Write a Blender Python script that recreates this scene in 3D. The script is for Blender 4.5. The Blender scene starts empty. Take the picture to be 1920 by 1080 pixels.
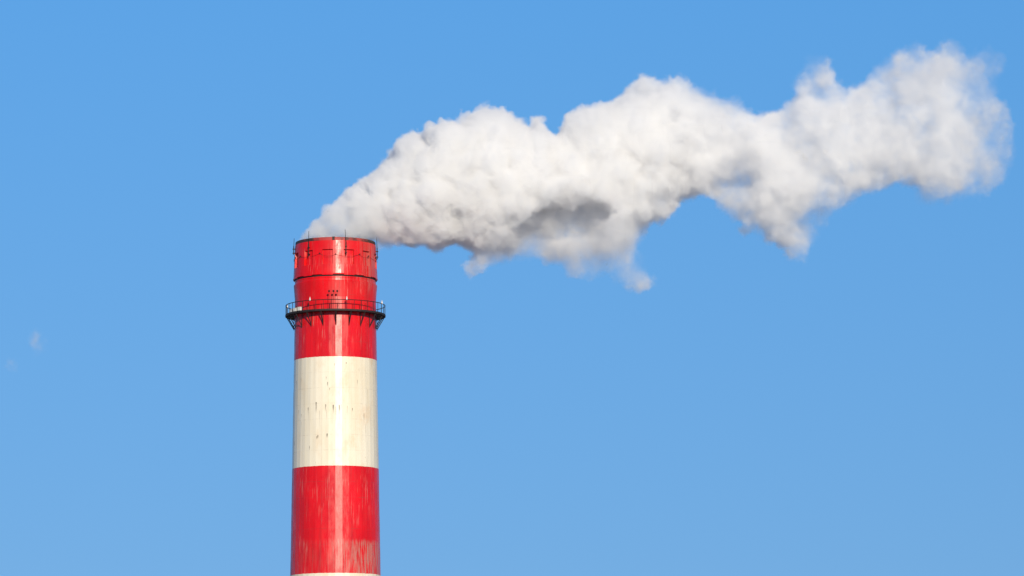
import bpy, bmesh, math, random
import numpy as np
from mathutils import Vector, Matrix

R = math.radians
scene = bpy.context.scene
COL = scene.collection

# ------------------------------------------------------------------ camera
FPX = 7000.0                    # focal length in pixels of the 1920 px wide photograph
DIST = 538.0                    # camera to chimney axis, metres
cam_data = bpy.data.cameras.new('camera')
cam = bpy.data.objects.new('camera', cam_data)
COL.objects.link(cam)
cam_data.sensor_width = 36.0
cam_data.lens = 36.0 * FPX / 1920.0
cam_data.clip_start = 1.0
cam_data.clip_end = 20000.0
cam.location = (0.0, -DIST, 1.7)
PITCH, YAW, ROLL = R(8.0), math.atan(331.0 / FPX) * 1.0098, R(-0.38)
cam_rot = (Matrix.Rotation(-YAW, 3, 'Z') @ Matrix.Rotation(math.pi / 2 + PITCH, 3, 'X') @ Matrix.Rotation(ROLL, 3, 'Z'))
cam.rotation_euler = cam_rot.to_euler()
scene.camera = cam


def at(px, py, y=0.0):
    """point of the vertical plane at depth y seen at pixel (px, py) of the photograph"""
    d = cam_rot @ Vector(((px - 960) / FPX, (540 - py) / FPX, -1.0))
    t = (y + DIST) / d.y
    return Vector((d.x * t, y, 1.7 + d.z * t))


def zrow(py):
    """height on the chimney axis seen at image row py"""
    lo, hi = 500.0, 760.0
    for _ in range(40):
        m = (lo + hi) / 2
        if at(m, py).x < 0: lo = m
        else: hi = m
    return at(lo, py).z


MPP = DIST / FPX * 1.006        # metres per photo pixel at the chimney

# ------------------------------------------------------------------ light
SUN_EL, SUN_AZ = R(17.5), R(9.0)          # azimuth: to the right of the camera's back
sun_dir = Vector((math.sin(SUN_AZ) * math.cos(SUN_EL), -math.cos(SUN_AZ) * math.cos(SUN_EL), math.sin(SUN_EL)))
sl = bpy.data.lights.new('sun', 'SUN')
sl.energy = 4.4
sl.angle = R(0.53)
sl.color = (1.0, 0.885, 0.70)
sun = bpy.data.objects.new('sun', sl)
COL.objects.link(sun)
sun.rotation_euler = (-sun_dir).to_track_quat('-Z', 'Y').to_euler()
sun.location = (60, -300, 200)

world = bpy.data.worlds.new('World')
scene.world = world
world.use_nodes = True
wn = world.node_tree
wn.nodes.clear()
sky = wn.nodes.new('ShaderNodeTexSky')
sky.sky_type = 'NISHITA'
sky.sun_disc = False
sky.sun_elevation = SUN_EL
sky.sun_rotation = math.pi - SUN_AZ
sky.altitude = 200
sky.air_density = 1.0
sky.dust_density = 0.0
sky.ozone_density = 6.0
bg = wn.nodes.new('ShaderNodeBackground')
bg.inputs['Strength'].default_value = 0.12
wo = wn.nodes.new('ShaderNodeOutputWorld')
# a clear, cold, even sky: the model sky is read a little above the true direction and graded by height
tc = wn.nodes.new('ShaderNodeTexCoord')
lift = wn.nodes.new('ShaderNodeVectorMath'); lift.operation = 'MULTIPLY_ADD'
lift.inputs[1].default_value = (1, 1, 0.6); lift.inputs[2].default_value = (0, 0, 0.25)
unit = wn.nodes.new('ShaderNodeVectorMath'); unit.operation = 'NORMALIZE'
wn.links.new(tc.outputs['Generated'], lift.inputs[0])
wn.links.new(lift.outputs[0], unit.inputs[0])
wn.links.new(unit.outputs[0], sky.inputs[0])
sepz = wn.nodes.new('ShaderNodeSeparateXYZ')
wn.links.new(tc.outputs['Generated'], sepz.inputs[0])
hgt = wn.nodes.new('ShaderNodeMapRange')
for i_, v_ in ((1, 0.063), (2, 0.215)):
    hgt.inputs[i_].default_value = v_
wn.links.new(sepz.outputs[2], hgt.inputs[0])
tint = wn.nodes.new('ShaderNodeMix'); tint.data_type = 'RGBA'
tint.inputs[6].default_value = (1.24, 1.24, 1.08, 1)
tint.inputs[7].default_value = (1.03, 1.39, 1.35, 1)
wn.links.new(hgt.outputs[0], tint.inputs[0])
hgt2 = wn.nodes.new('ShaderNodeMapRange')
for i_, v_ in ((1, 0.23), (2, 0.55)):
    hgt2.inputs[i_].default_value = v_
wn.links.new(sepz.outputs[2], hgt2.inputs[0])
tint2 = wn.nodes.new('ShaderNodeMix'); tint2.data_type = 'RGBA'
tint2.inputs[7].default_value = (0.75, 0.80, 0.85, 1)
wn.links.new(hgt2.outputs[0], tint2.inputs[0])
wn.links.new(tint.outputs[2], tint2.inputs[6])
grade = wn.nodes.new('ShaderNodeMix')
grade.data_type = 'RGBA'; grade.blend_type = 'MULTIPLY'
grade.inputs[0].default_value = 1.0
wn.links.new(sky.outputs[0], grade.inputs[6])
wn.links.new(tint2.outputs[2], grade.inputs[7])
wn.links.new(grade.outputs[2], bg.inputs[0])
wn.links.new(bg.outputs[0], wo.inputs[0])

scene.view_settings.view_transform = 'Standard'
scene.view_settings.look = 'None'
scene.view_settings.exposure = 0.0
scene.view_settings.gamma = 1.0
scene.view_settings.use_curve_mapping = False
scene.render.engine = 'CYCLES'
cy = scene.cycles
cy.use_denoising = True
cy.max_bounces = 24
cy.diffuse_bounces = 4
cy.glossy_bounces = 4
cy.volume_bounces = 16
cy.transparent_max_bounces = 16
cy.volume_step_rate = 1.0
cy.volume_max_steps = 1024
cy.use_adaptive_sampling = True

# ------------------------------------------------------------------ helpers


class NT:
    """small helper to write node trees as code"""
    def __init__(self, tree):
        self.t = tree

    def node(self, typ, **props):
        n = self.t.nodes.new(typ)
        for k, v in props.items():
            setattr(n, k, v)
        return n

    def put(self, sock, v):
        if isinstance(v, bpy.types.NodeSocket):
            self.t.links.new(v, sock)
        elif v is not None:
            sock.default_value = v

    def math(self, op, a, b=None, c=None, clamp=False):
        n = self.node('ShaderNodeMath', operation=op, use_clamp=clamp)
        for s, v in zip(n.inputs, (a, b, c)):
            self.put(s, v)
        return n.outputs[0]

    def vmath(self, op, a, b=None, scale=None):
        n = self.node('ShaderNodeVectorMath', operation=op)
        self.put(n.inputs[0], a)
        self.put(n.inputs[1], b)
        if scale is not None:
            self.put(n.inputs['Scale'], scale)
        return n.outputs['Value'] if op in ('LENGTH', 'DOT_PRODUCT', 'DISTANCE') else n.outputs[0]

    def sep(self, v):
        n = self.node('ShaderNodeSeparateXYZ')
        self.put(n.inputs[0], v)
        return n.outputs

    def comb(self, x, y, z):
        n = self.node('ShaderNodeCombineXYZ')
        for s, v in zip(n.inputs, (x, y, z)):
            self.put(s, v)
        return n.outputs[0]

    def noise(self, vec, scale, detail=4.0, rough=0.55, lac=2.0, dist=0.0, out=0):
        n = self.node('ShaderNodeTexNoise')
        self.put(n.inputs['Vector'], vec)
        for k, v in (('Scale', scale), ('Detail', detail), ('Roughness', rough), ('Lacunarity', lac), ('Distortion', dist)):
            self.put(n.inputs[k], v)
        return n.outputs[out]

    def ramp(self, v, a, b, lo=0.0, hi=1.0, smooth=True):
        n = self.node('ShaderNodeMapRange', interpolation_type='SMOOTHSTEP' if smooth else 'LINEAR')
        for s, x in zip(n.inputs[:5], (v, a, b, lo, hi)):
            self.put(s, x)
        return n.outputs[0]

    def mix(self, f, a, b):
        n = self.node('ShaderNodeMix', data_type='RGBA')
        self.put(n.inputs[0], f)
        self.put(n.inputs[6], a if isinstance(a, bpy.types.NodeSocket) else (*a, 1.0))
        self.put(n.inputs[7], b if isinstance(b, bpy.types.NodeSocket) else (*b, 1.0))
        return n.outputs[2]


def new_mat(name):
    m = bpy.data.materials.new(name)
    m.use_nodes = True
    m.node_tree.nodes.clear()
    k = NT(m.node_tree)
    out = k.node('ShaderNodeOutputMaterial')
    return m, k, out


def surf_mat(name, colour, rough=0.5, metallic=0.0, var=0.25, scale=3.0):
    m, k, out = new_mat(name)
    p = k.node('ShaderNodeBsdfPrincipled')
    g = k.node('ShaderNodeTexCoord').outputs['Object']
    n = k.noise(g, scale, 6.0, 0.6)
    f = k.ramp(n, 0.35, 0.7)
    k.put(p.inputs['Base Color'], k.mix(f, tuple(c * (1 - var) for c in colour), tuple(min(1, c * (1 + var)) for c in colour)))
    p.inputs['Roughness'].default_value = rough
    p.inputs['Metallic'].default_value = metallic
    k.t.links.new(p.outputs[0], out.inputs['Surface'])
    return m


def finish(name, bm, material, parent=None, smooth=False, loc=None):
    me = bpy.data.meshes.new(name)
    bm.normal_update()
    bm.to_mesh(me)
    bm.free()
    if smooth:
        for p in me.polygons:
            p.use_smooth = True
    me.materials.append(material)
    o = bpy.data.objects.new(name, me)
    COL.objects.link(o)
    if parent is not None:
        o.parent = parent
    if loc is not None:
        o.location = loc
    return o


def tag(o, label=None, cat=None, group=None, kind=None):
    for k, v in (('label', label), ('category', cat), ('group', group), ('kind', kind)):
        if v:
            o[k] = v
    return o


def polar(r, phi, z):
    """phi in degrees from the side facing the camera, growing to the right"""
    return Vector((r * math.sin(R(phi)), -r * math.cos(R(phi)), z))


def add_tube(bm, pts, r, n=6, cap=True, r_end=None):
    """tube along a polyline"""
    pts = [Vector(p) for p in pts]
    rings = []
    for i, p in enumerate(pts):
        a = pts[max(i - 1, 0)]
        b = pts[min(i + 1, len(pts) - 1)]
        d = (b - a).normalized()
        up = Vector((0, 0, 1)) if abs(d.z) < 0.9 else Vector((1, 0, 0))
        u = d.cross(up).normalized()
        v = d.cross(u).normalized()
        rr = r if r_end is None else r + (r_end - r) * i / (len(pts) - 1)
        rings.append([bm.verts.new(p + rr * (math.cos(2 * math.pi * k / n) * u + math.sin(2 * math.pi * k / n) * v)) for k in range(n)])
    for A, B in zip(rings, rings[1:]):
        for k in range(n):
            bm.faces.new((A[k], A[(k + 1) % n], B[(k + 1) % n], B[k]))
    if cap:
        bm.faces.new(rings[0][::-1])
        bm.faces.new(rings[-1])


def add_box(bm, c, size, phi=0.0, bev=0.0):
    m = Matrix.Translation(c) @ Matrix.Rotation(R(phi), 4, 'Z') @ Matrix.Diagonal((*size, 1.0))
    g = bmesh.ops.create_cube(bm, size=1.0, matrix=m)
    if bev:
        es = list({e for v in g['verts'] for e in v.link_edges})
        bmesh.ops.bevel(bm, geom=es, offset=bev, segments=2, affect='EDGES', profile=0.5)


def add_lathe(bm, prof, n, phi0=0.0, origin=Vector((0, 0, 0)), close=False):
    """prof: list of (r, z); revolve about the z axis through origin"""
    rings = []
    for r, z in prof:
        if r < 1e-6:
            rings.append([bm.verts.new(origin + Vector((0, 0, z)))])
        else:
            rings.append([bm.verts.new(origin + polar(r, phi0 + 360.0 * k / n, z)) for k in range(n)])
    pairs = list(zip(rings, rings[1:]))
    if close:
        pairs.append((rings[-1], rings[0]))
    for A, B in pairs:
        for k in range(n):
            k2 = (k + 1) % n
            if len(A) == 1:
                bm.faces.new((A[0], B[k2], B[k]))
            elif len(B) == 1:
                bm.faces.new((A[k], A[k2], B[0]))
            else:
                bm.faces.new((A[k], A[k2], B[k2], B[k]))


# ------------------------------------------------------------------ the ground (below the frame)
def ground_height(x, y):
    return 0.0


m_ground, k, out = new_mat('patchy_snow')
p = k.node('ShaderNodeBsdfPrincipled')
g = k.node('ShaderNodeTexCoord').outputs['Object']
f = k.ramp(k.noise(g, 0.02, 8.0, 0.6), 0.35, 0.65)
f2 = k.ramp(k.noise(g, 0.6, 6.0, 0.65), 0.3, 0.7)
k.put(p.inputs['Base Color'], k.mix(f2, k.mix(f, (0.30, 0.31, 0.32), (0.48, 0.49, 0.50)), (0.38, 0.38, 0.39)))
p.inputs['Roughness'].default_value = 0.95
k.t.links.new(p.outputs[0], out.inputs['Surface'])
bm = bmesh.new()
add_lathe(bm, [(0.0, 0.0), (60.0, 0.0), (700.0, 0.0), (9000.0, 0.0)], 64)
for fc in bm.faces:
    fc.normal_flip()
bmesh.ops.recalc_face_normals(bm, faces=bm.faces)
tag(finish('ground', bm, m_ground), 'flat ground with patches of old snow the chimney stands on', 'ground', kind='structure')

# ------------------------------------------------------------------ chimney
Z_RIM = zrow(455.5)
Z_CAP = zrow(461.5)
Z_SLEEVE = zrow(526)
Z_SEAM = zrow(530.5)
Z_LEDGE = zrow(536)
Z_NECK = zrow(566)
Z_DECK = zrow(591.5)
Z_FASCIA = zrow(594.4)
Z_W1 = zrow(677.3)
Z_R1 = zrow(880.2)
Z_W2 = zrow(1079.5)
BAND = Z_R1 - Z_W2
px = lambda n: n * MPP

chimney = bpy.data.objects.new('chimney', None)
COL.objects.link(chimney)
chimney.empty_display_size = 5
tag(chimney, 'tall industrial chimney painted in red and white bands, steam pouring from its top', 'chimney')


def chimney_paint(name, banded):
    m, k, out = new_mat(name)
    p = k.node('ShaderNodeBsdfPrincipled')
    g = k.node('ShaderNodeTexCoord').outputs['Object']
    x, y, z = k.sep(g)
    ang = k.math('ARCTAN2', x, k.math('MULTIPLY', y, -1.0))
    u = k.math('MULTIPLY', ang, 6.0)                       # metres round the shaft
    uv = lambda su, sv, off=0.0: k.comb(k.math('MULTIPLY', u, su), k.math('MULTIPLY', z, sv), off)
    # --- red paint
    tone = k.noise(uv(0.35, 0.12), 1.0, 5.0, 0.6)
    red = k.mix(k.ramp(tone, 0.3, 0.7), (0.56, 0.002, 0.004), (0.74, 0.004, 0.007))
    fine = k.noise(uv(3.0, 0.10, 3.0), 1.0, 6.0, 0.62)
    red = k.mix(k.ramp(fine, 0.52, 0.80, 0.0, 0.14), red, (0.62, 0.11, 0.09))
    scr = k.noise(uv(6.5, 0.24, 7.0), 1.0, 4.0, 0.62)       # chalky scratches
    patch = k.noise(uv(0.30, 0.16, 11.0), 1.0, 3.0, 0.5)
    s = k.math('MULTIPLY', k.ramp(scr, 0.55, 0.66), k.ramp(patch, 0.44, 0.60))
    red = k.mix(k.math('MULTIPLY', s, 0.40), red, (0.70, 0.36, 0.30))
    grime = k.math('MULTIPLY', k.ramp(k.noise(uv(1.6, 0.06, 21.0), 1.0, 5.0, 0.65), 0.50, 0.70), 0.35)
    red = k.mix(grime, red, (0.20, 0.025, 0.022))
    # weathered lift above the second white band, worse on the right
    zl = k.math('ADD', z, k.math('MULTIPLY', k.noise(uv(1.8, 0.0, 33.0), 1.0, 5.0, 0.7), -1.5))
    low = k.math('MULTIPLY', k.ramp(zl, Z_W2 + 4.3, Z_W2 + 3.5), k.ramp(ang, -0.5, 0.8, 0.12, 1.0))
    lowm = k.math('MULTIPLY', low, k.ramp(k.noise(uv(3.6, 0.30, 31.0), 1.0, 5.0, 0.65), 0.40, 0.62))
    red = k.mix(k.math('MULTIPLY', lowm, 0.75), red, (0.42, 0.24, 0.19))
    # grey weathering up on the crown to the right
    up = k.math('MULTIPLY', k.ramp(z, Z_LEDGE - 3.0, Z_LEDGE + 1.0), k.ramp(ang, 0.35, 1.1))
    upm = k.math('MULTIPLY', up, k.ramp(k.noise(uv(4.0, 0.12, 41.0), 1.0, 4.0, 0.6), 0.42, 0.62))
    red = k.mix(k.math('MULTIPLY', upm, 0.55), red, (0.40, 0.20, 0.17))
    if banded:
        wtone = k.noise(uv(0.5, 0.07, 51.0), 1.0, 5.0, 0.6)
        white = k.mix(k.ramp(wtone, 0.36, 0.68), (0.80, 0.73, 0.58), (0.74, 0.65, 0.48))
        lines = k.noise(uv(4.5, 0.05, 61.0), 1.0, 5.0, 0.65)
        white = k.mix(k.ramp(lines, 0.52, 0.75, 0.0, 0.4), white, (0.50, 0.43, 0.33))
        ochre = k.math('MULTIPLY', k.ramp(k.noise(uv(0.45, 0.25, 71.0), 1.0, 5.0, 0.6), 0.50, 0.68), k.ramp(ang, -0.9, 1.0, 0.3, 1.0))
        white = k.mix(k.math('MULTIPLY', ochre, 0.6), white, (0.70, 0.50, 0.31))
        # rust runs and chips seen on the white band: (photo px, top row, bottom row, width px, strength)
        rag = k.noise(uv(5.0, 0.9, 83.0), 1.0, 4.0, 0.65)
        for mx, r0, r1, wp, st in STAINS:
            s_ = max(-1.0, min(1.0, (mx - 629.5) / 79.5))
            ph_ = math.asin(s_)
            yy = -px(79.5) * math.cos(ph_)
            za, zb_ = at(mx, r0, yy).z, at(mx, r1, yy).z
            hw = px(wp) * 0.75
            across = k.math('ABSOLUTE', k.math('MULTIPLY', k.math('SUBTRACT', ang, ph_), px(79.5)))
            across = k.math('ADD', across, k.math('MULTIPLY', k.math('SUBTRACT', rag, 0.5), hw * 2.2))
            m_ = k.math('MULTIPLY', k.ramp(across, hw, hw * 0.25), k.ramp(z, za + 0.08, za - 0.06))
            m_ = k.math('MULTIPLY', m_, k.ramp(z, zb_ - 0.25, za - 0.1))
            white = k.mix(k.math('MULTIPLY', m_, st), white, (0.12, 0.095, 0.06))
        runs2 = k.ramp(k.noise(uv(1.5, 0.30, 91.0), 1.0, 6.0, 0.72), 0.645, 0.71)
        white = k.mix(k.math('MULTIPLY', runs2, 0.75), white, (0.17, 0.13, 0.09))
        # band edges: slightly uneven brush line
        zz = k.math('ADD', z, k.math('MULTIPLY', k.math('SUBTRACT', k.noise(uv(1.2, 0.0, 5.0), 1.0, 4.0, 0.7), 0.5), 0.22))
        is_w = k.math('MULTIPLY', k.math('LESS_THAN', zz, Z_W1), k.math('GREATER_THAN', zz, Z_R1))
        ph = k.math('FLOORED_MODULO', k.math('DIVIDE', k.math('SUBTRACT', Z_W2, zz), BAND), 2.0)
        is_w2 = k.math('MULTIPLY', k.math('LESS_THAN', zz, Z_W2), k.math('LESS_THAN', ph, 1.0))
        base = k.mix(k.math('MAXIMUM', is_w, is_w2), red, white)
    else:
        base = red
    # construction joints: thin dirty lines at every lift
    jf = k.math('FRACT', k.math('DIVIDE', k.math('SUBTRACT', z, Z_W1), LIFT))
    jl = k.math('ADD', k.ramp(jf, 0.022, 0.008), k.ramp(jf, 0.985, 0.996))
    jn = k.math('MULTIPLY', jl, k.ramp(k.noise(uv(0.9, 0.4, 13.0), 1.0, 4.0, 0.6), 0.46, 0.70, 0.03, 0.38))
    base = k.mix(jn, base, (0.14, 0.09, 0.07))
    # small pock marks
    pk = k.node('ShaderNodeTexVoronoi', feature='F1')
    k.put(pk.inputs['Vector'], uv(0.75, 0.6, 2.0)); pk.inputs['Scale'].default_value = 1.0
    dots = k.math('MULTIPLY', k.ramp(pk.outputs['Distance'], 0.075, 0.04), k.ramp(k.noise(uv(0.2, 0.2, 15.0), 1.0, 3.0), 0.55, 0.62))
    base = k.mix(k.math('MULTIPLY', dots, 0.8), base, (0.10, 0.07, 0.05))
    k.put(p.inputs['Base Color'], base)
    rn = k.noise(uv(1.1, 0.40, 17.0), 1.0, 6.0, 0.68)
    k.put(p.inputs['Roughness'], k.ramp(rn, 0.36, 0.64, *((0.23, 0.42) if banded else (0.25, 0.48))))
    p.inputs['Specular IOR Level'].default_value = 0.44 if banded else 0.34
    bmp = k.node('ShaderNodeBump')
    bmp.inputs['Strength'].default_value = 0.12
    bmp.inputs['Distance'].default_value = 0.03
    k.put(bmp.inputs['Height'], k.noise(uv(2.2, 1.2, 19.0), 1.0, 6.0, 0.6))
    k.put(p.inputs['Normal'], bmp.outputs[0])
    k.t.links.new(p.outputs[0], out.inputs['Surface'])
    return m


LIFT = (Z_W1 - Z_R1) / 7.0
STAINS = [(593.5, 754, 775, 3.0, 0.75), (578.5, 764, 773, 2.0, 0.7), (578.8, 772, 800, 1.2, 0.3), (566, 776, 784, 1.5, 0.55), (560.5, 769, 778, 1.5, 0.5), (611, 758, 772, 2.6, 0.6),
          (613, 768, 790, 1.0, 0.35), (614.5, 716, 723, 2.0, 0.75), (618.5, 727, 731, 1.6, 0.6), (612, 706, 711, 1.3, 0.5), (625.5, 759, 775, 2.2, 0.8), (630, 762, 795, 1.6, 0.65),
          (636.5, 759, 788, 2.2, 0.85), (640.5, 758, 768, 1.5, 0.6), (651.5, 761, 777, 1.6, 0.4), (661, 765, 770, 1.7, 0.75), (682.5, 775, 800, 1.5, 0.6), (685, 795, 840, 1.1, 0.4),
          (597, 816, 820, 2.4, 0.8), (595, 818, 822, 1.5, 0.7), (614, 813, 819, 2.2, 0.9), (556, 714, 732, 2.0, 0.7), (564.5, 708, 720, 1.4, 0.5), (671, 712, 722, 1.2, 0.5),
          (699, 674, 700, 1.6, 0.45), (582, 837, 842, 1.8, 0.7), (627.5, 681, 685, 1.3, 0.5), (705, 760, 790, 1.8, 0.4), (600, 770, 815, 1.0, 0.25), (566, 790, 830, 1.1, 0.3), (690, 730, 760, 1.0, 0.3)]
M_SHAFT = chimney_paint('banded_chimney_paint', True)
M_RED = chimney_paint('red_crown_paint', False)
M_STEEL = surf_mat('dark_rusty_steel', (0.014, 0.009, 0.008), 0.7, 0.0, 0.4, 2.0)
M_RAIL = surf_mat('weathered_rail_paint', (0.014, 0.009, 0.008), 0.7, 0.0, 0.4, 2.0)
M_SOOT_SHADE = surf_mat('soot_and_gap_shade', (0.018, 0.012, 0.011), 0.7, 0.0, 0.5, 0.5)  # soot on the clamp, painted shade on the ring under the sleeve
M_WHITE = surf_mat('white_enamel', (0.72, 0.70, 0.64), 0.4, 0.0, 0.1, 3.0)
M_GLASS = surf_mat('lamp_opal_glass', (0.66, 0.64, 0.60), 0.15, 0.0, 0.08, 4.0)
M_BRICK = surf_mat('flue_lining', (0.06, 0.045, 0.04), 0.9, 0.0, 0.4, 1.0)

# --- shaft: 40 flat shuttering facets, cast in lifts that never line up exactly
rng = random.Random(4)
NF = 40
F0 = 4.4 - 4.5                       # puts one facet's centre at +4.4 degrees, where the sun glints


def shaft_radius(z):
    # measured: 76.3 px at row 600, 78 at 677, 81 at 880, 84 at 1080
    return px(76.2) + (zrow(590) - z) * (px(84.0) - px(76.2)) / (zrow(590) - zrow(1080)) if z > zrow(1080) else \
        px(84.0) + (zrow(1080) - z) * 0.026


bm = bmesh.new()
z_top = Z_NECK + 0.3
zs = []
z = Z_W1 + LIFT * 6
while z > z_top: z -= LIFT
zs = [z_top]
while z > 0.5:
    zs.append(z); z -= LIFT
zs.append(0.0)
for za, zb in zip(zs, zs[1:]):
    jit = [rng.gauss(0, 0.004) for _ in range(NF)]
    jit2 = [j + rng.gauss(0, 0.003) for j in jit]
    A = [bm.verts.new(polar(shaft_radius(za) + jit[i], F0 + 9 * i, za)) for i in range(NF)]
    B = [bm.verts.new(polar(shaft_radius(zb) + jit2[i], F0 + 9 * i, zb)) for i in range(NF)]
    for i in range(NF):
        bm.faces.new((B[i], B[(i + 1) % NF], A[(i + 1) % NF], A[i]))
shaft = finish('shaft', bm, M_SHAFT, chimney)

# --- flared neck between gallery and crown sleeve
bm = bmesh.new()
prof = [(px(76.3), Z_NECK - 2.2), (px(76.1), Z_NECK), (px(77.2), Z_NECK + 1.2), (px(78.4), Z_LEDGE - 0.05), (px(78.1), Z_LEDGE),
        (px(76.2), Z_LEDGE + 0.04), (px(76.0), Z_SEAM - 0.03), (px(76.3), Z_SEAM), (px(75.9), Z_SEAM + 0.05), (px(75.7), Z_SLEEVE + 0.6)]
add_lathe(bm, prof, 80, F0)
finish('neck', bm, M_RED, chimney)

# --- crown sleeve: panels with twelve recessed openings
bm = bmesh.new()
NC = 96
W0 = -11.2 - 7.4                      # a window's left edge
zw0, zw1 = zrow(505.8), zrow(478.2)
rows = [Z_SLEEVE, Z_SLEEVE + 0.25, zw0, zw1, Z_CAP]
rrow = [px(79.6), px(79.0), px(78.0), px(77.0), px(75.9)]


def cell_depth(i, j):
    return 0.30 if j == 2 and (i % 8) in (0, 1, 2, 3) else 0.0


def quad(*pts):
    bm.faces.new([bm.verts.new(q) for q in pts])


for i in range(NC):
    for j in range(4):
        d = cell_depth(i, j)
        zb = 0.10 * ((i // 4) % 2) if j == 0 else 0.0
        up = Vector((0, 0, zb))
        a, b = polar(rrow[j] - d, W0 + 3.75 * i, rows[j]) + up, polar(rrow[j] - d, W0 + 3.75 * (i + 1), rows[j]) + up
        c, e = polar(rrow[j + 1] - d, W0 + 3.75 * (i + 1), rows[j + 1]), polar(rrow[j + 1] - d, W0 + 3.75 * i, rows[j + 1])
        quad(a, b, c, e)
        if j == 0:                    # underside lip back to the neck
            ia, ib = polar(px(75.7), W0 + 3.75 * i, rows[0]) + up, polar(px(75.7), W0 + 3.75 * (i + 1), rows[0]) + up
            quad(ia, ib, b, a)
        if d:
            for jj, flip in ((j, False), (j + 1, True)):
                o1, o2 = polar(rrow[jj], W0 + 3.75 * i, rows[jj]), polar(rrow[jj], W0 + 3.75 * (i + 1), rows[jj])
                i1, i2 = polar(rrow[jj] - d, W0 + 3.75 * i, rows[jj]), polar(rrow[jj] - d, W0 + 3.75 * (i + 1), rows[jj])
                quad(*((o1, o2, i2, i1) if not flip else (i1, i2, o2, o1)))
            for ii, edge in ((i, i % 8 == 0), (i + 1, i % 8 == 3)):
                if edge:
                    o1, o2 = polar(rrow[j], W0 + 3.75 * ii, rows[j]), polar(rrow[j + 1], W0 + 3.75 * ii, rows[j + 1])
                    i1, i2 = polar(rrow[j] - d, W0 + 3.75 * ii, rows[j]), polar(rrow[j + 1] - d, W0 + 3.75 * ii, rows[j + 1])
                    quad(*((i1, o1, o2, i2) if ii == i else (o1, i1, i2, o2)))
sleeve = finish('crown_sleeve', bm, M_RED, chimney)
tag(sleeve, 'red crown with a ring of shallow rectangular recesses')

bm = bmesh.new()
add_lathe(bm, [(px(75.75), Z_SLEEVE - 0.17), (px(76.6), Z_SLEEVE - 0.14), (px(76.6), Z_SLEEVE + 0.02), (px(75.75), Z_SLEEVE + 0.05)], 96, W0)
finish('gap_shade_ring', bm, M_SOOT_SHADE, chimney)  # dark band added to stand in for the shaded gap under the sleeve lip

# --- cap ring, sooty, and the open flue
m_cap, k, out = new_mat('sooty_red_cap_paint')
p = k.node('ShaderNodeBsdfPrincipled')
g = k.node('ShaderNodeTexCoord').outputs['Object']
x, y, z = k.sep(g)
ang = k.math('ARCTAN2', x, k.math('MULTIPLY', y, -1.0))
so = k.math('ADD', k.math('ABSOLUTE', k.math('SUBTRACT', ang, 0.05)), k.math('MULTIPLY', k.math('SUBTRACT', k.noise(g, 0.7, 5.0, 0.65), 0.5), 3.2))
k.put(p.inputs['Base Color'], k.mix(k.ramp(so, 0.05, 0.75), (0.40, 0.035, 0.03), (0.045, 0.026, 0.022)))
p.inputs['Roughness'].default_value = 0.6
k.t.links.new(p.outputs[0], out.inputs['Surface'])
bm = bmesh.new()
add_lathe(bm, [(px(75.9), Z_CAP - 0.02), (px(75.4), Z_CAP + 0.02), (px(75.2), Z_RIM - 0.05), (px(74.8), Z_RIM), (px(69.5), Z_RIM),
               (px(69.5), Z_CAP - 1.0)], 80, F0)
cap = finish('cap_ring', bm, m_cap, chimney)
bm = bmesh.new()
add_box(bm, polar(px(75.6), -2.8, (Z_RIM + Z_CAP) / 2 + 0.02), (0.34, 0.12, Z_RIM - Z_CAP + 0.05), -2.8, 0.02)
finish('clamp', bm, M_SOOT_SHADE, cap)
bm = bmesh.new()
add_lathe(bm, [(px(69.4), Z_RIM - 0.1), (px(69.4), Z_RIM - 14.0), (0.0, Z_RIM - 14.0)], 64)
bmesh.ops.reverse_faces(bm, faces=bm.faces)
finish('flue', bm, M_BRICK, chimney)

# --- hooks and the slack conductor between the recesses
bm = bmesh.new()
hooks = [-57, -22.0, 0.3, 35, 52, 80, 110, 140, 170, 200, 230, 260, 285]
zh = zrow(487.5)
hr = px(77.6)
cable = []
hp = [(h, zh + rng.uniform(-0.12, 0.12)) for h in hooks]
for (h1, a), (h2, b) in zip(hp, hp[1:] + [(hp[0][0] + 360, hp[0][1])]):
    for t in np.linspace(0, 1, 9)[:-1]:
        cable.append(polar(hr + 0.07, h1 + (h2 - h1) * t, a + (b - a) * t - 0.35 * 4 * t * (1 - t)))
cable.append(cable[0])
add_tube(bm, cable, 0.016, 5, cap=False)
finish('conductor_cable', bm, M_RAIL, chimney)
for h, zz in hp:
    bm = bmesh.new()
    add_box(bm, polar(hr + 0.04, h, zz), (0.15, 0.20, 0.13), h, 0.02)
    add_tube(bm, [polar(hr + 0.05, h, zz), polar(hr + 0.14, h + 0.6, zz + 0.16)], 0.03, 6)
    finish('cable_hook', bm, M_STEEL, chimney)

# --- lightning rods on stand-offs
for ph, top, bot, lean in ((-84, 447, 478, 0.0), (-39.5, 433, 481, 0.0), (14.5, 430.5, 478, 1.2), (83, 445, 486, 0.0), (130, 437, 482, 0.3), (180, 437, 482, 0.0), (228, 437, 482, 0.0)):
    bm = bmesh.new()
    zt, zb = zrow(top + 12.0 * math.cos(R(ph))), zrow(bot + 12.0 * math.cos(R(ph)))
    ra, rb = px(78.0), px(79.8)
    add_tube(bm, [polar(ra, ph - lean, zt), polar(ra + 0.05, ph, (zt + zb) / 2)], 0.035, 6, True, 0.05)
    add_tube(bm, [polar(ra + 0.06, ph, (zt * 0.52 + zb * 0.48)), polar(rb - 0.05, ph, zb)], 0.085, 6, True, 0.06)
    rod = finish('lightning_rod', bm, M_STEEL, chimney)
    for q in (0.30, 0.80):
        zz = (zt + zb) / 2 * (1 - q) + zb * q
        bm = bmesh.new()
        add_box(bm, polar(px(78.2), ph, zz), (0.22, 0.42, 0.14), ph, 0.02)
        finish('stand_off', bm, M_STEEL, rod)

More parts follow.
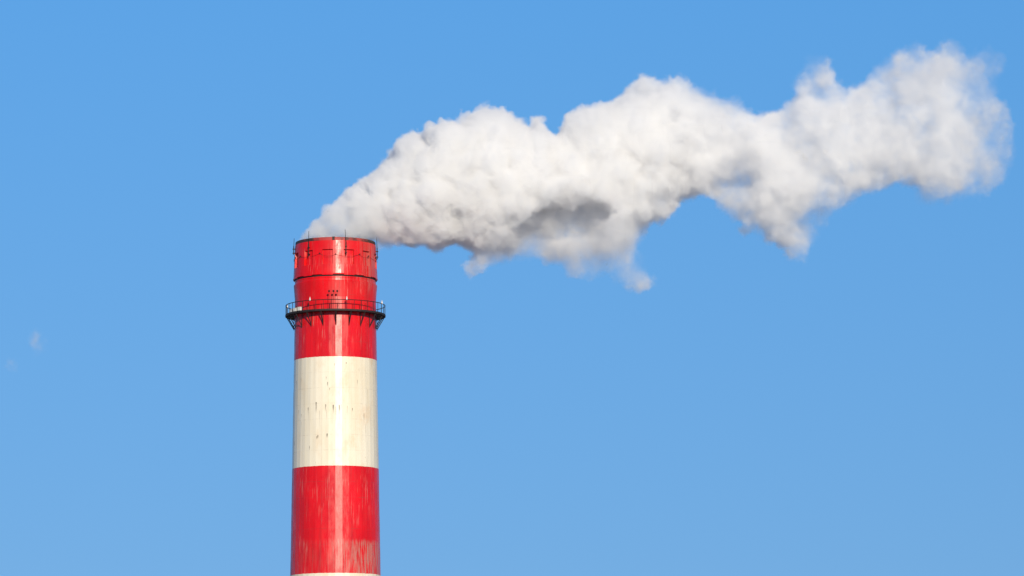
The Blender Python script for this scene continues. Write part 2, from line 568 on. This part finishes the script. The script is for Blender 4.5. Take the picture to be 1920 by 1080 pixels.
# --- gallery
RO = px(94.2)
bm = bmesh.new()
ri = shaft_radius(Z_DECK) + 0.06
add_lathe(bm, [(ri, Z_DECK), (ri, Z_FASCIA + 0.06), (RO - 0.10, Z_FASCIA + 0.06), (RO - 0.10, Z_FASCIA), (RO, Z_FASCIA), (RO, Z_DECK + 0.04), (RO - 0.05, Z_DECK + 0.04),
               (RO - 0.05, Z_DECK)], 60, F0, close=True)
bmesh.ops.recalc_face_normals(bm, faces=bm.faces)
gallery = finish('gallery_deck', bm, M_STEEL, chimney)
tag(gallery, 'dark steel walkway ringing the chimney below its crown')
Z_TR = Z_DECK + px(17.8)
for zz, rr in ((Z_TR, 0.058),):
    bm = bmesh.new()
    add_tube(bm, [polar(RO - 0.08, 6 * i, zz) for i in range(61)], rr, 6, False)
    finish('handrail', bm, M_RAIL, gallery)
for i in range(40):
    bm = bmesh.new()
    ph = 4.0 + 9.0 * i
    add_tube(bm, [polar(RO - 0.08, ph, Z_DECK + 0.0), polar(RO - 0.08, ph, Z_TR)], 0.052 if i % 2 else 0.036, 6)
    finish('railing_post', bm, M_RAIL, gallery)
for i in range(20):
    ph = 0.8 + 18.0 * i
    bm = bmesh.new()
    rs = shaft_radius(Z_FASCIA - 1.0)
    zb = Z_FASCIA - px(23.5)
    add_tube(bm, [polar(rs + 0.10, ph, Z_FASCIA + 0.06), polar(rs + 0.12, ph, zb - 0.15)], 0.055, 6)       # wall leg
    add_tube(bm, [polar(RO - 0.14, ph, Z_FASCIA + 0.02), polar(rs + 0.14, ph, zb)], 0.065, 6)               # strut
    add_tube(bm, [polar(RO - 0.16, ph - 1.3, Z_FASCIA + 0.02), polar(rs + 0.12, ph - 0.2, zb + 0.05)], 0.035, 5)
    add_tube(bm, [polar(rs + 0.08, ph, Z_FASCIA + 0.02), polar(RO - 0.1, ph, Z_FASCIA + 0.02)], 0.05, 6)    # bearer
    finish('bracket', bm, M_STEEL, gallery)

# --- white obstruction beacons on the railing
for ph in (-104, -30.4, 13.0, 68.5, 152, 205):
    bm = bmesh.new()
    o = polar(RO - 0.06, ph, Z_TR - 0.06)
    add_lathe(bm, [(0.0, 0.0), (0.09, 0.0), (0.09, 0.06), (0.115, 0.09), (0.12, 0.18), (0.09, 0.32), (0.055, 0.44), (0.03, 0.54), (0.0, 0.56)], 16, 0, o)
    bmesh.ops.recalc_face_normals(bm, faces=bm.faces)
    finish('beacon', bm, M_GLASS, chimney, True)

# --- three marker lamps on thin poles at the front of the gallery
for ph in (-7.4, -2.4, 2.0):
    zt = zrow(544.8 + 13.6)
    bm = bmesh.new()
    add_tube(bm, [polar(RO - 0.16, ph, Z_DECK), polar(RO - 0.16, ph, zt - 0.1)], 0.022, 6)
    pole = finish('lamp_pole', bm, M_RAIL, chimney)
    bm = bmesh.new()
    add_lathe(bm, [(0.0, -0.17), (0.11, -0.12), (0.15, 0.0), (0.11, 0.12), (0.0, 0.17)], 10, 0, polar(RO - 0.16, ph, zt))
    bmesh.ops.recalc_face_normals(bm, faces=bm.faces)
    finish('marker_lamp', bm, M_STEEL, pole)

# --- white cabinets standing on the walkway at the left
for n, (ph, w, h, lab) in enumerate(((-64.5, 0.75, 0.42, 'low white cabinet on the gallery walkway, outermost of three at the left'),
                                     (-55.5, 0.70, 0.46, 'white cabinet in the middle of three on the gallery walkway'),
                                     (-47.5, 0.65, 0.50, 'tallest white cabinet on the gallery walkway, nearest the front of the chimney'))):
    o = polar(RO - 0.34, ph, Z_DECK)
    t = bpy.data.objects.new('equipment_cabinet', None)
    COL.objects.link(t)
    t.location = o
    t.rotation_euler = (0, 0, R(ph))
    tag(t, lab, 'cabinet', 'white cabinets on the gallery')
    bm = bmesh.new()
    add_box(bm, Vector((0, 0, 0.08 + h / 2)), (w, 0.4, h), 0, 0.02)
    for sx in (-1, 1):
        add_box(bm, Vector((sx * w * 0.36, 0, 0.04)), (0.08, 0.36, 0.08))
    finish('case', bm, M_WHITE, t)
    bm = bmesh.new()
    add_box(bm, Vector((0, 0, 0.095 + h)), (w + 0.06, 0.46, 0.03), 0, 0.008)
    finish('lid', bm, M_WHITE, t)

# ------------------------------------------------------------------ the steam plume
UPPER = [(553, 459), (560, 443), (575, 425), (600, 393), (625, 373), (650, 354), (668, 338), (688, 325), (700, 318), (712, 303), (735, 281), (752, 262), (760, 253),
         (782, 249), (803, 239), (830, 236), (850, 230), (870, 222), (890, 213), (915, 203), (940, 208), (965, 214), (978, 224), (986, 238), (991, 222), (1003, 214), (1018, 228), (1022, 246),
         (1040, 262), (1052, 240), (1062, 217), (1090, 208), (1112, 205), (1138, 200), (1150, 186), (1180, 165), (1206, 151), (1232, 160), (1262, 152), (1285, 158),
         (1312, 172), (1350, 178), (1385, 190), (1410, 214), (1432, 218), (1462, 205), (1482, 186), (1486, 150), (1498, 120), (1525, 104), (1552, 118), (1566, 146),
         (1590, 164), (1622, 148), (1650, 122), (1676, 105), (1684, 86), (1712, 82), (1736, 98), (1756, 90), (1775, 70), (1795, 84), (1812, 100), (1842, 100),
         (1855, 84), (1872, 96), (1896, 110), (1882, 132), (1868, 150), (1870, 180), (1886, 196), (1897, 224), (1905, 262)]
LOWER = [(1901, 300), (1888, 328), (1872, 350), (1855, 374), (1835, 366), (1808, 370), (1780, 380), (1752, 378), (1732, 388), (1722, 360), (1706, 340), (1685, 340), (1658, 352),
         (1625, 358), (1604, 372), (1580, 394), (1560, 412), (1544, 436), (1528, 456), (1518, 480), (1510, 500), (1488, 480), (1462, 464), (1438, 446), (1415, 432), (1392, 436),
         (1380, 408), (1362, 394), (1342, 376), (1316, 364), (1294, 366), (1278, 374), (1270, 394), (1256, 410), (1226, 416), (1206, 428), (1214, 446), (1196, 448), (1196, 480),
         (1210, 505), (1236, 528), (1214, 548), (1190, 551), (1172, 533), (1152, 518), (1128, 512), (1100, 526), (1078, 518), (1056, 502), (1030, 492), (1000, 484), (965, 482),
         (938, 494), (906, 511), (880, 524), (866, 510), (884, 486), (890, 466), (872, 456), (846, 456), (826, 466), (802, 474), (782, 462), (752, 462), (732, 468),
         (716, 480), (706, 486), (704, 470), (700, 461)]
POLY = np.array([(at(a, b).x, at(a, b).z) for a, b in UPPER + LOWER])


def poly_sdf(P, X, Z):
    """signed distance to polygon P, positive inside"""
    d2 = np.full(X.shape, 1e9)
    inside = np.zeros(X.shape, bool)
    n = len(P)
    for i in range(n):
        ax, az = P[i]
        bx, bz = P[(i + 1) % n]
        ex, ez = bx - ax, bz - az
        wx, wz = X - ax, Z - az
        t = np.clip((wx * ex + wz * ez) / (ex * ex + ez * ez + 1e-12), 0, 1)
        d2 = np.minimum(d2, (wx - t * ex) ** 2 + (wz - t * ez) ** 2)
        c = ((az > Z) != (bz > Z)) & (X < (bx - ax) * (Z - az) / ((bz - az) + 1e-12) + ax)
        inside ^= c
    return np.where(inside, 1, -1) * np.sqrt(d2)


# thin places: (px, py, radius px, density factor)
THIN = [(610, 428, 40, 0.65), (655, 425, 40, 0.7), (640, 392, 26, 0.75), (715, 470, 30, 0.30), (790, 462, 30, 0.6), (690, 440, 30, 0.7), (1055, 425, 44, 0.55), (1100, 412, 30, 0.65), (1005, 446, 30, 0.55),
        (1100, 480, 60, 0.45), (1185, 470, 50, 0.5), (985, 465, 40, 0.5), (1195, 535, 42, 0.45), (1200, 495, 28, 0.35), (1105, 505, 30, 0.32), (885, 505, 26, 0.32), (920, 480, 26, 0.4), (1000, 484, 34, 0.28), (945, 490, 34, 0.28), (1052, 500, 34, 0.28), (1150, 505, 40, 0.32), (1240, 380, 20, 0.5), (1200, 435, 16, 0.4),
        (1330, 170, 45, 0.4), (1300, 150, 25, 0.2), (1395, 200, 30, 0.4), (1372, 350, 34, 0.45), (1405, 328, 22, 0.5),
        (1500, 150, 45, 0.55), (1520, 115, 30, 0.45), (1565, 180, 35, 0.5), (1510, 480, 34, 0.4), (1530, 415, 32, 0.22), (1545, 440, 24, 0.15),
        (1850, 120, 50, 0.60), (1785, 92, 40, 0.70), (1825, 175, 46, 0.45), (1870, 240, 44, 0.75), (1858, 262, 18, 0.03), (1850, 350, 36, 0.5), (1825, 338, 22, 0.3), (1740, 380, 20, 0.4),
        (1890, 310, 30, 0.7), (1420, 432, 24, 0.4), (1710, 95, 24, 0.5)]


HOLLOW = [(1000, 444, 44, 14, -1.6), (1045, 424, 54, 28, -2.6), (1098, 414, 42, 24, -2.2), (1060, 446, 66, 14, -2.2), (1535, 430, 40, 30, 0.2),
          (1385, 350, 20, 12, -0.5), (1345, 352, 14, 8, -0.5)]


def plume_lattice(h):
    rs = np.random.RandomState(11)
    x0, z0 = POLY[:, 0].min() - 5, POLY[:, 1].min() - 5
    x1, z1 = POLY[:, 0].max() + 5, POLY[:, 1].max() + 5
    y0, y1 = -13.5, 13.5
    xs = np.arange(x0, x1, h); ys = np.arange(y0, y1, h); zs_ = np.arange(z0, z1, h)
    X2, Z2 = np.meshgrid(xs, zs_, indexing='ij')
    S2 = poly_sdf(POLY, X2, Z2)
    # local thickness: largest inscribed radius within each column's neighbourhood
    col = np.maximum(S2.max(axis=1), 0.5)
    w = int(6.0 / h)
    colr = np.array([col[max(0, i - w):i + w + 1].mean() for i in range(len(col))])
    S = np.full((len(xs), len(ys), len(zs_)), -4.0, np.float32)
    ins = np.argwhere(S2 > 0.25)
    order = rs.permutation(len(ins))
    puffs = []
    # big puffs fill the body, small ones ride on its skin
    for rank, (n, lo, hi) in enumerate(((260, 0.80, 1.0), (900, 0.35, 0.7), (2200, 0.0, 0.0))):
        pick = ins[rs.randint(0, len(ins), n)]
        for ix, iz in pick:
            s = S2[ix, iz]
            L = max(colr[ix] * 1.05, s)
            H = math.sqrt(max(L * L - (L - s) ** 2, 0.0)) * 1.05
            if rank == 2:
                r = min(s, rs.uniform(0.7, 2.4) * (0.55 + 0.05 * colr[ix]))
                y = rs.choice([-1, 1]) * max(H - r * rs.uniform(0.5, 1.0), 0)
            else:
                r = s * rs.uniform(lo, hi)
                y = rs.uniform(-1, 1) * max(H - r, 0)
            puffs.append((xs[ix] + rs.uniform(-.5, .5) * h, y, zs_[iz] + rs.uniform(-.5, .5) * h, r))
    KS = 0.45
    for x, y, z, r in puffs:
        b = r + 3.0
        i0, i1 = np.searchsorted(xs, (x - b, x + b))
        j0, j1 = np.searchsorted(ys, (y - b, y + b))
        k0, k1 = np.searchsorted(zs_, (z - b, z + b))
        d = r - np.sqrt((xs[i0:i1, None, None] - x) ** 2 + (ys[None, j0:j1, None] - y) ** 2 + (zs_[None, None, k0:k1] - z) ** 2)
        o = S[i0:i1, j0:j1, k0:k1]
        hh = np.maximum(KS - np.abs(o - d), 0) / KS
        S[i0:i1, j0:j1, k0:k1] = np.minimum(np.maximum(o, d) + hh * hh * KS * 0.25, np.maximum(np.maximum(o, d), S2[i0:i1, None, k0:k1] + 0.1))
    # thin trailing tatters that no puff fills
    Y = ys[None, :, None]
    S2b = np.minimum(S2[:, None, :], 1.6)
    S = np.maximum(S, S2b - Y * Y / (1.8 * np.maximum(S2b + 1.2, 0.8)) - 0.1).astype(np.float32)
    # hollows torn into the near side: (px, py, radius px across, radius px up, depth they reach)
    for a, b, rx, rz, yb in HOLLOW:
        c = at(a, b)
        e = 1 - np.sqrt(((X2 - c.x) / px(rx)) ** 2 + ((Z2 - c.z) / px(rz)) ** 2)
        cut = np.minimum(e[:, None, :] * px(min(rx, rz)), yb - Y)
        S = np.minimum(S, -cut).astype(np.float32)
    D2 = np.ones_like(S2)
    for a, b, r, f in THIN:
        c = at(a, b)
        g = np.exp(-((X2 - c.x) ** 2 + (Z2 - c.z) ** 2) / (px(r) ** 2) * 1.2)
        D2 *= 1 - (1 - f) * g
    # the jet thins as it drifts and mixes with air
    D2 *= np.interp(X2, [0, 15, 45, 75, 104], [1.0, 1.0, 0.72, 0.46, 0.33])
    D = np.repeat(D2[:, None, :], len(ys), axis=1)
    return xs, ys, zs_, S, D.astype(np.float32)


def steam_material(name, dens, colour=(0.974, 0.9735, 0.955)):
    m, k, out = new_mat(name)
    a = k.node('ShaderNodeAttribute', attribute_name='density')
    v = k.node('ShaderNodeVolumeScatter')
    v.inputs['Color'].default_value = (*colour, 1)
    v.inputs['Anisotropy'].default_value = 0.0
    k.put(v.inputs['Density'], k.math('MULTIPLY', a.outputs['Fac'], dens))
    k.t.links.new(v.outputs[0], out.inputs['Volume'])
    return m


def make_plume(name, lattice, h, voxel, dens, material, core_mat, warp, amp, edge):
    xs, ys, zs_, S, D = lattice
    nx, ny, nz = S.shape
    G = np.stack(np.meshgrid(xs, ys, zs_, indexing='ij'), axis=-1).reshape(-1, 3).astype(np.float32)
    me = bpy.data.meshes.new(name)
    me.vertices.add(len(G))
    me.vertices.foreach_set('co', G.ravel())
    for an, A in (('body', S), ('thin', D)):
        at_ = me.attributes.new(an, 'FLOAT', 'POINT')
        at_.data.foreach_set('value', np.ascontiguousarray(A, np.float32).ravel())
    me.materials.append(material)
    if core_mat: me.materials.append(core_mat)
    o = bpy.data.objects.new(name, me)
    COL.objects.link(o)
    tree = bpy.data.node_groups.new(name + '_field', 'GeometryNodeTree')
    tree.interface.new_socket('Geometry', in_out='INPUT', socket_type='NodeSocketGeometry')
    tree.interface.new_socket('Geometry', in_out='OUTPUT', socket_type='NodeSocketGeometry')
    k = NT(tree)
    gi = k.node('NodeGroupInput'); go = k.node('NodeGroupOutput')
    pos = k.node('GeometryNodeInputPosition').outputs[0]
    # swirling displacement of the look-up
    c1 = k.vmath('SUBTRACT', k.noise(pos, warp[0], 3.0, 0.55, out=1), (0.5, 0.5, 0.5))
    c2 = k.vmath('SUBTRACT', k.noise(pos, warp[2], 4.0, 0.6, out=1), (0.5, 0.5, 0.5))
    c3 = k.vmath('SUBTRACT', k.noise(pos, 1.25, 3.0, 0.6, out=1), (0.5, 0.5, 0.5))
    q = k.vmath('ADD', pos, k.vmath('ADD', k.vmath('SCALE', c1, scale=warp[1]), k.vmath('SCALE', c2, scale=warp[3])))
    q = k.vmath('ADD', q, k.vmath('SCALE', c3, scale=0.9))
    L = k.vmath('DIVIDE', k.vmath('SUBTRACT', q, (float(xs[0]), float(ys[0]), float(zs_[0]))), (h, h, h))
    L = k.vmath('MAXIMUM', k.vmath('MINIMUM', L, (nx - 1.01, ny - 1.01, nz - 1.01)), (0.0, 0.0, 0.0))
    fl = k.vmath('FLOOR', L)
    fr = k.sep(k.vmath('SUBTRACT', L, fl))
    ii = k.sep(fl)
    base = k.math('ADD', k.math('MULTIPLY', k.math('ADD', k.math('MULTIPLY', ii[0], float(ny)), ii[1]), float(nz)), ii[2])

    def lookup(an):
        na = k.node('GeometryNodeInputNamedAttribute', data_type='FLOAT')
        na.inputs['Name'].default_value = an
        val = {}
        for a in (0, 1):
            for b in (0, 1):
                for c in (0, 1):
                    si = k.node('GeometryNodeSampleIndex', data_type='FLOAT', domain='POINT')
                    k.put(si.inputs['Geometry'], gi.outputs[0])
                    k.put(si.inputs['Value'], na.outputs[0])
                    fi = k.node('FunctionNodeFloatToInt', rounding_mode='ROUND')
                    k.put(fi.inputs[0], k.math('ADD', base, float((a * ny + b) * nz + c)))
                    k.put(si.inputs['Index'], fi.outputs[0])
                    val[a, b, c] = si.outputs[0]

        def lerp(p, q_, f):
            return k.math('MULTIPLY_ADD', k.math('SUBTRACT', q_, p), f, p)
        x_ = {(b, c): lerp(val[0, b, c], val[1, b, c], fr[0]) for b in (0, 1) for c in (0, 1)}
        y_ = {c: lerp(x_[0, c], x_[1, c], fr[1]) for c in (0, 1)}
        return lerp(y_[0], y_[1], fr[2])
    s = lookup('body')
    thin = lookup('thin')
    # cauliflower billows plus fine curls
    n1 = k.noise(q, amp[0], 4.0, 0.6)
    bil = k.math('SUBTRACT', 0.28, k.math('ABSOLUTE', k.math('MULTIPLY', k.math('SUBTRACT', n1, 0.5), 2.0)))
    n2 = k.math('SUBTRACT', k.noise(pos, amp[2], 5.0, 0.62), 0.5)
    X = k.sep(pos)[0]
    near = k.ramp(X, 3.0, 26.0, 0.5, 1.0)
    dsum = k.math('ADD', k.math('MULTIPLY', bil, amp[1]), k.math('MULTIPLY', n2, amp[3]))
    d = k.math('MULTIPLY_ADD', dsum, near, k.math('ADD', s, -0.1))
    w = k.ramp(X, 0.0, 90.0, edge[0], edge[1])
    body = k.ramp(k.math('DIVIDE', d, w), 0.0, 1.0)
    # ragged holes where the steam is thin
    n3 = k.noise(q, amp[4], 5.0, 0.62)
    hole = k.ramp(k.math('SUBTRACT', n3, k.math('MULTIPLY', k.math('SUBTRACT', 1.0, thin), 0.30)), 0.24, 0.54)
    hole = k.math('ADD', k.math('MULTIPLY', hole, 0.85), 0.15)
    # further out the plume is patchy: dense clots between veils
    n5 = k.noise(q, 0.13, 3.0, 0.55)
    patch = k.ramp(n5, 0.40, 0.60, 0.25, 1.25)
    far_ = k.ramp(X, 35.0, 75.0, 0.0, 1.0)
    hole = k.math('MULTIPLY', hole, k.math('MULTIPLY_ADD', k.math('SUBTRACT', patch, 1.0), far_, 1.0))
    # drawn-out filaments where it frays
    n6 = k.noise(q, 0.42, 4.0, 0.6)
    rid = k.math('SUBTRACT', 1.0, k.math('ABSOLUTE', k.math('MULTIPLY', k.math('SUBTRACT', n6, 0.5), 5.0)))
    fray = k.math('MAXIMUM', k.math('MULTIPLY', far_, 0.8), k.math('SUBTRACT', 1.0, thin))
    hole = k.math('MULTIPLY', hole, k.math('MULTIPLY_ADD', k.math('SUBTRACT', k.ramp(rid, 0.0, 0.85, 0.2, 1.7), 1.0), fray, 1.0))
    f = k.math('MULTIPLY', k.math('MULTIPLY', body, thin), hole)
    vc = k.node('GeometryNodeVolumeCube')
    k.put(vc.inputs['Density'], f)
    lo = (float(xs[0]), float(ys[0]), float(zs_[0])); hi = (float(xs[-1]), float(ys[-1]), float(zs_[-1]))
    vc.inputs['Min'].default_value = lo
    vc.inputs['Max'].default_value = hi
    for nm, a, b in zip(('Resolution X', 'Resolution Y', 'Resolution Z'), lo, hi):
        vc.inputs[nm].default_value = int((b - a) / voxel)
    sm = k.node('GeometryNodeSetMaterial')
    k.put(sm.inputs['Geometry'], vc.outputs[0])
    sm.inputs['Material'].default_value = material
    if core_mat:                       # the heart of the plume, where nothing shows through
        vc2 = k.node('GeometryNodeVolumeCube')
        k.put(vc2.inputs['Density'], k.math('ADD', k.math('MULTIPLY', d, thin), 6.0))
        vc2.inputs['Min'].default_value = lo
        vc2.inputs['Max'].default_value = hi
        for nm, a, b in zip(('Resolution X', 'Resolution Y', 'Resolution Z'), lo, hi):
            vc2.inputs[nm].default_value = int((b - a) / 0.6)
        vm = k.node('GeometryNodeVolumeToMesh')
        k.put(vm.inputs['Volume'], vc2.outputs[0])
        vm.inputs['Threshold'].default_value = 6.0 + CORE
        sc_ = k.node('GeometryNodeSetMaterial')
        k.put(sc_.inputs['Geometry'], vm.outputs[0])
        sc_.inputs['Material'].default_value = core_mat
        ss = k.node('GeometryNodeSetShadeSmooth')
        k.put(ss.inputs[0], sc_.outputs[0])
        jn = k.node('GeometryNodeJoinGeometry')
        k.t.links.new(ss.outputs[0], jn.inputs[0])
        k.t.links.new(sm.outputs[0], jn.inputs[0])
        sm = jn
    k.t.links.new(sm.outputs[0], go.inputs[0])
    md = o.modifiers.new('steam', 'NODES')
    md.node_group = tree
    return o


LAT_H = 0.5
CORE = 3.4
M_STEAM = steam_material('white_steam', 1.25)
M_CORE, k, out = new_mat('dense_white_steam')
df = k.node('ShaderNodeBsdfDiffuse')
df.inputs['Color'].default_value = (0.74, 0.73, 0.72, 1)
k.t.links.new(df.outputs[0], out.inputs['Surface'])
plume = make_plume('steam_plume', plume_lattice(LAT_H), LAT_H, 0.16, 1.0, M_STEAM, M_CORE,
                   warp=(0.11, 2.2, 0.40, 1.7), amp=(0.25, 1.4, 1.0, 2.2, 0.33), edge=(0.30, 0.8))
tag(plume, 'thick white steam plume leaving the chimney top and drifting to the right', 'steam plume', kind='stuff')


# ------------------------------------------------------------------ two faint shreds of vapour adrift in the sky on the left
def make_wisp(c, size, strength, seed, label):
    me = bpy.data.meshes.new('vapour_wisp')
    me.from_pydata([(0, 0, 0)], [], [])
    me.materials.append(M_STEAM)
    o = bpy.data.objects.new('vapour_wisp', me)
    COL.objects.link(o)
    o.location = c
    tree = bpy.data.node_groups.new('wisp_field', 'GeometryNodeTree')
    tree.interface.new_socket('Geometry', in_out='INPUT', socket_type='NodeSocketGeometry')
    tree.interface.new_socket('Geometry', in_out='OUTPUT', socket_type='NodeSocketGeometry')
    k = NT(tree)
    k.node('NodeGroupInput'); go = k.node('NodeGroupOutput')
    pos = k.node('GeometryNodeInputPosition').outputs[0]
    off = k.vmath('ADD', pos, (seed * 7.0, seed * 3.0, seed * 5.0))
    w = k.vmath('SUBTRACT', k.noise(off, 0.45, 3.0, 0.6, out=1), (0.5, 0.5, 0.5))
    q = k.vmath('DIVIDE', k.vmath('ADD', pos, k.vmath('SCALE', w, scale=3.2)), tuple(size))
    r = k.vmath('LENGTH', q)
    f = k.math('MULTIPLY', k.ramp(r, 1.0, 0.1), k.ramp(k.noise(off, 0.55, 5.0, 0.65), 0.36, 0.66))
    vc = k.node('GeometryNodeVolumeCube')
    k.put(vc.inputs['Density'], k.math('MULTIPLY', f, strength))
    m_ = 2.0
    vc.inputs['Min'].default_value = tuple(-a * 1.2 - m_ for a in size)
    vc.inputs['Max'].default_value = tuple(a * 1.2 + m_ for a in size)
    for nm, a in zip(('Resolution X', 'Resolution Y', 'Resolution Z'), size):
        vc.inputs[nm].default_value = int((a * 2.4 + 2 * m_) / 0.22)
    sm = k.node('GeometryNodeSetMaterial')
    k.put(sm.inputs['Geometry'], vc.outputs[0])
    sm.inputs['Material'].default_value = M_STEAM
    k.t.links.new(sm.outputs[0], go.inputs[0])
    md = o.modifiers.new('vapour', 'NODES')
    md.node_group = tree
    tag(o, label, 'vapour', None, 'stuff')
    return o


make_wisp(at(70, 640), (1.7, 1.6, 2.4), 0.38, 1.0, 'larger faint grey shred of vapour alone in the sky left of the chimney')
make_wisp(at(19, 683), (1.0, 1.0, 1.3), 0.24, 2.0, 'tiny faint shred of vapour at the far left edge of the sky')
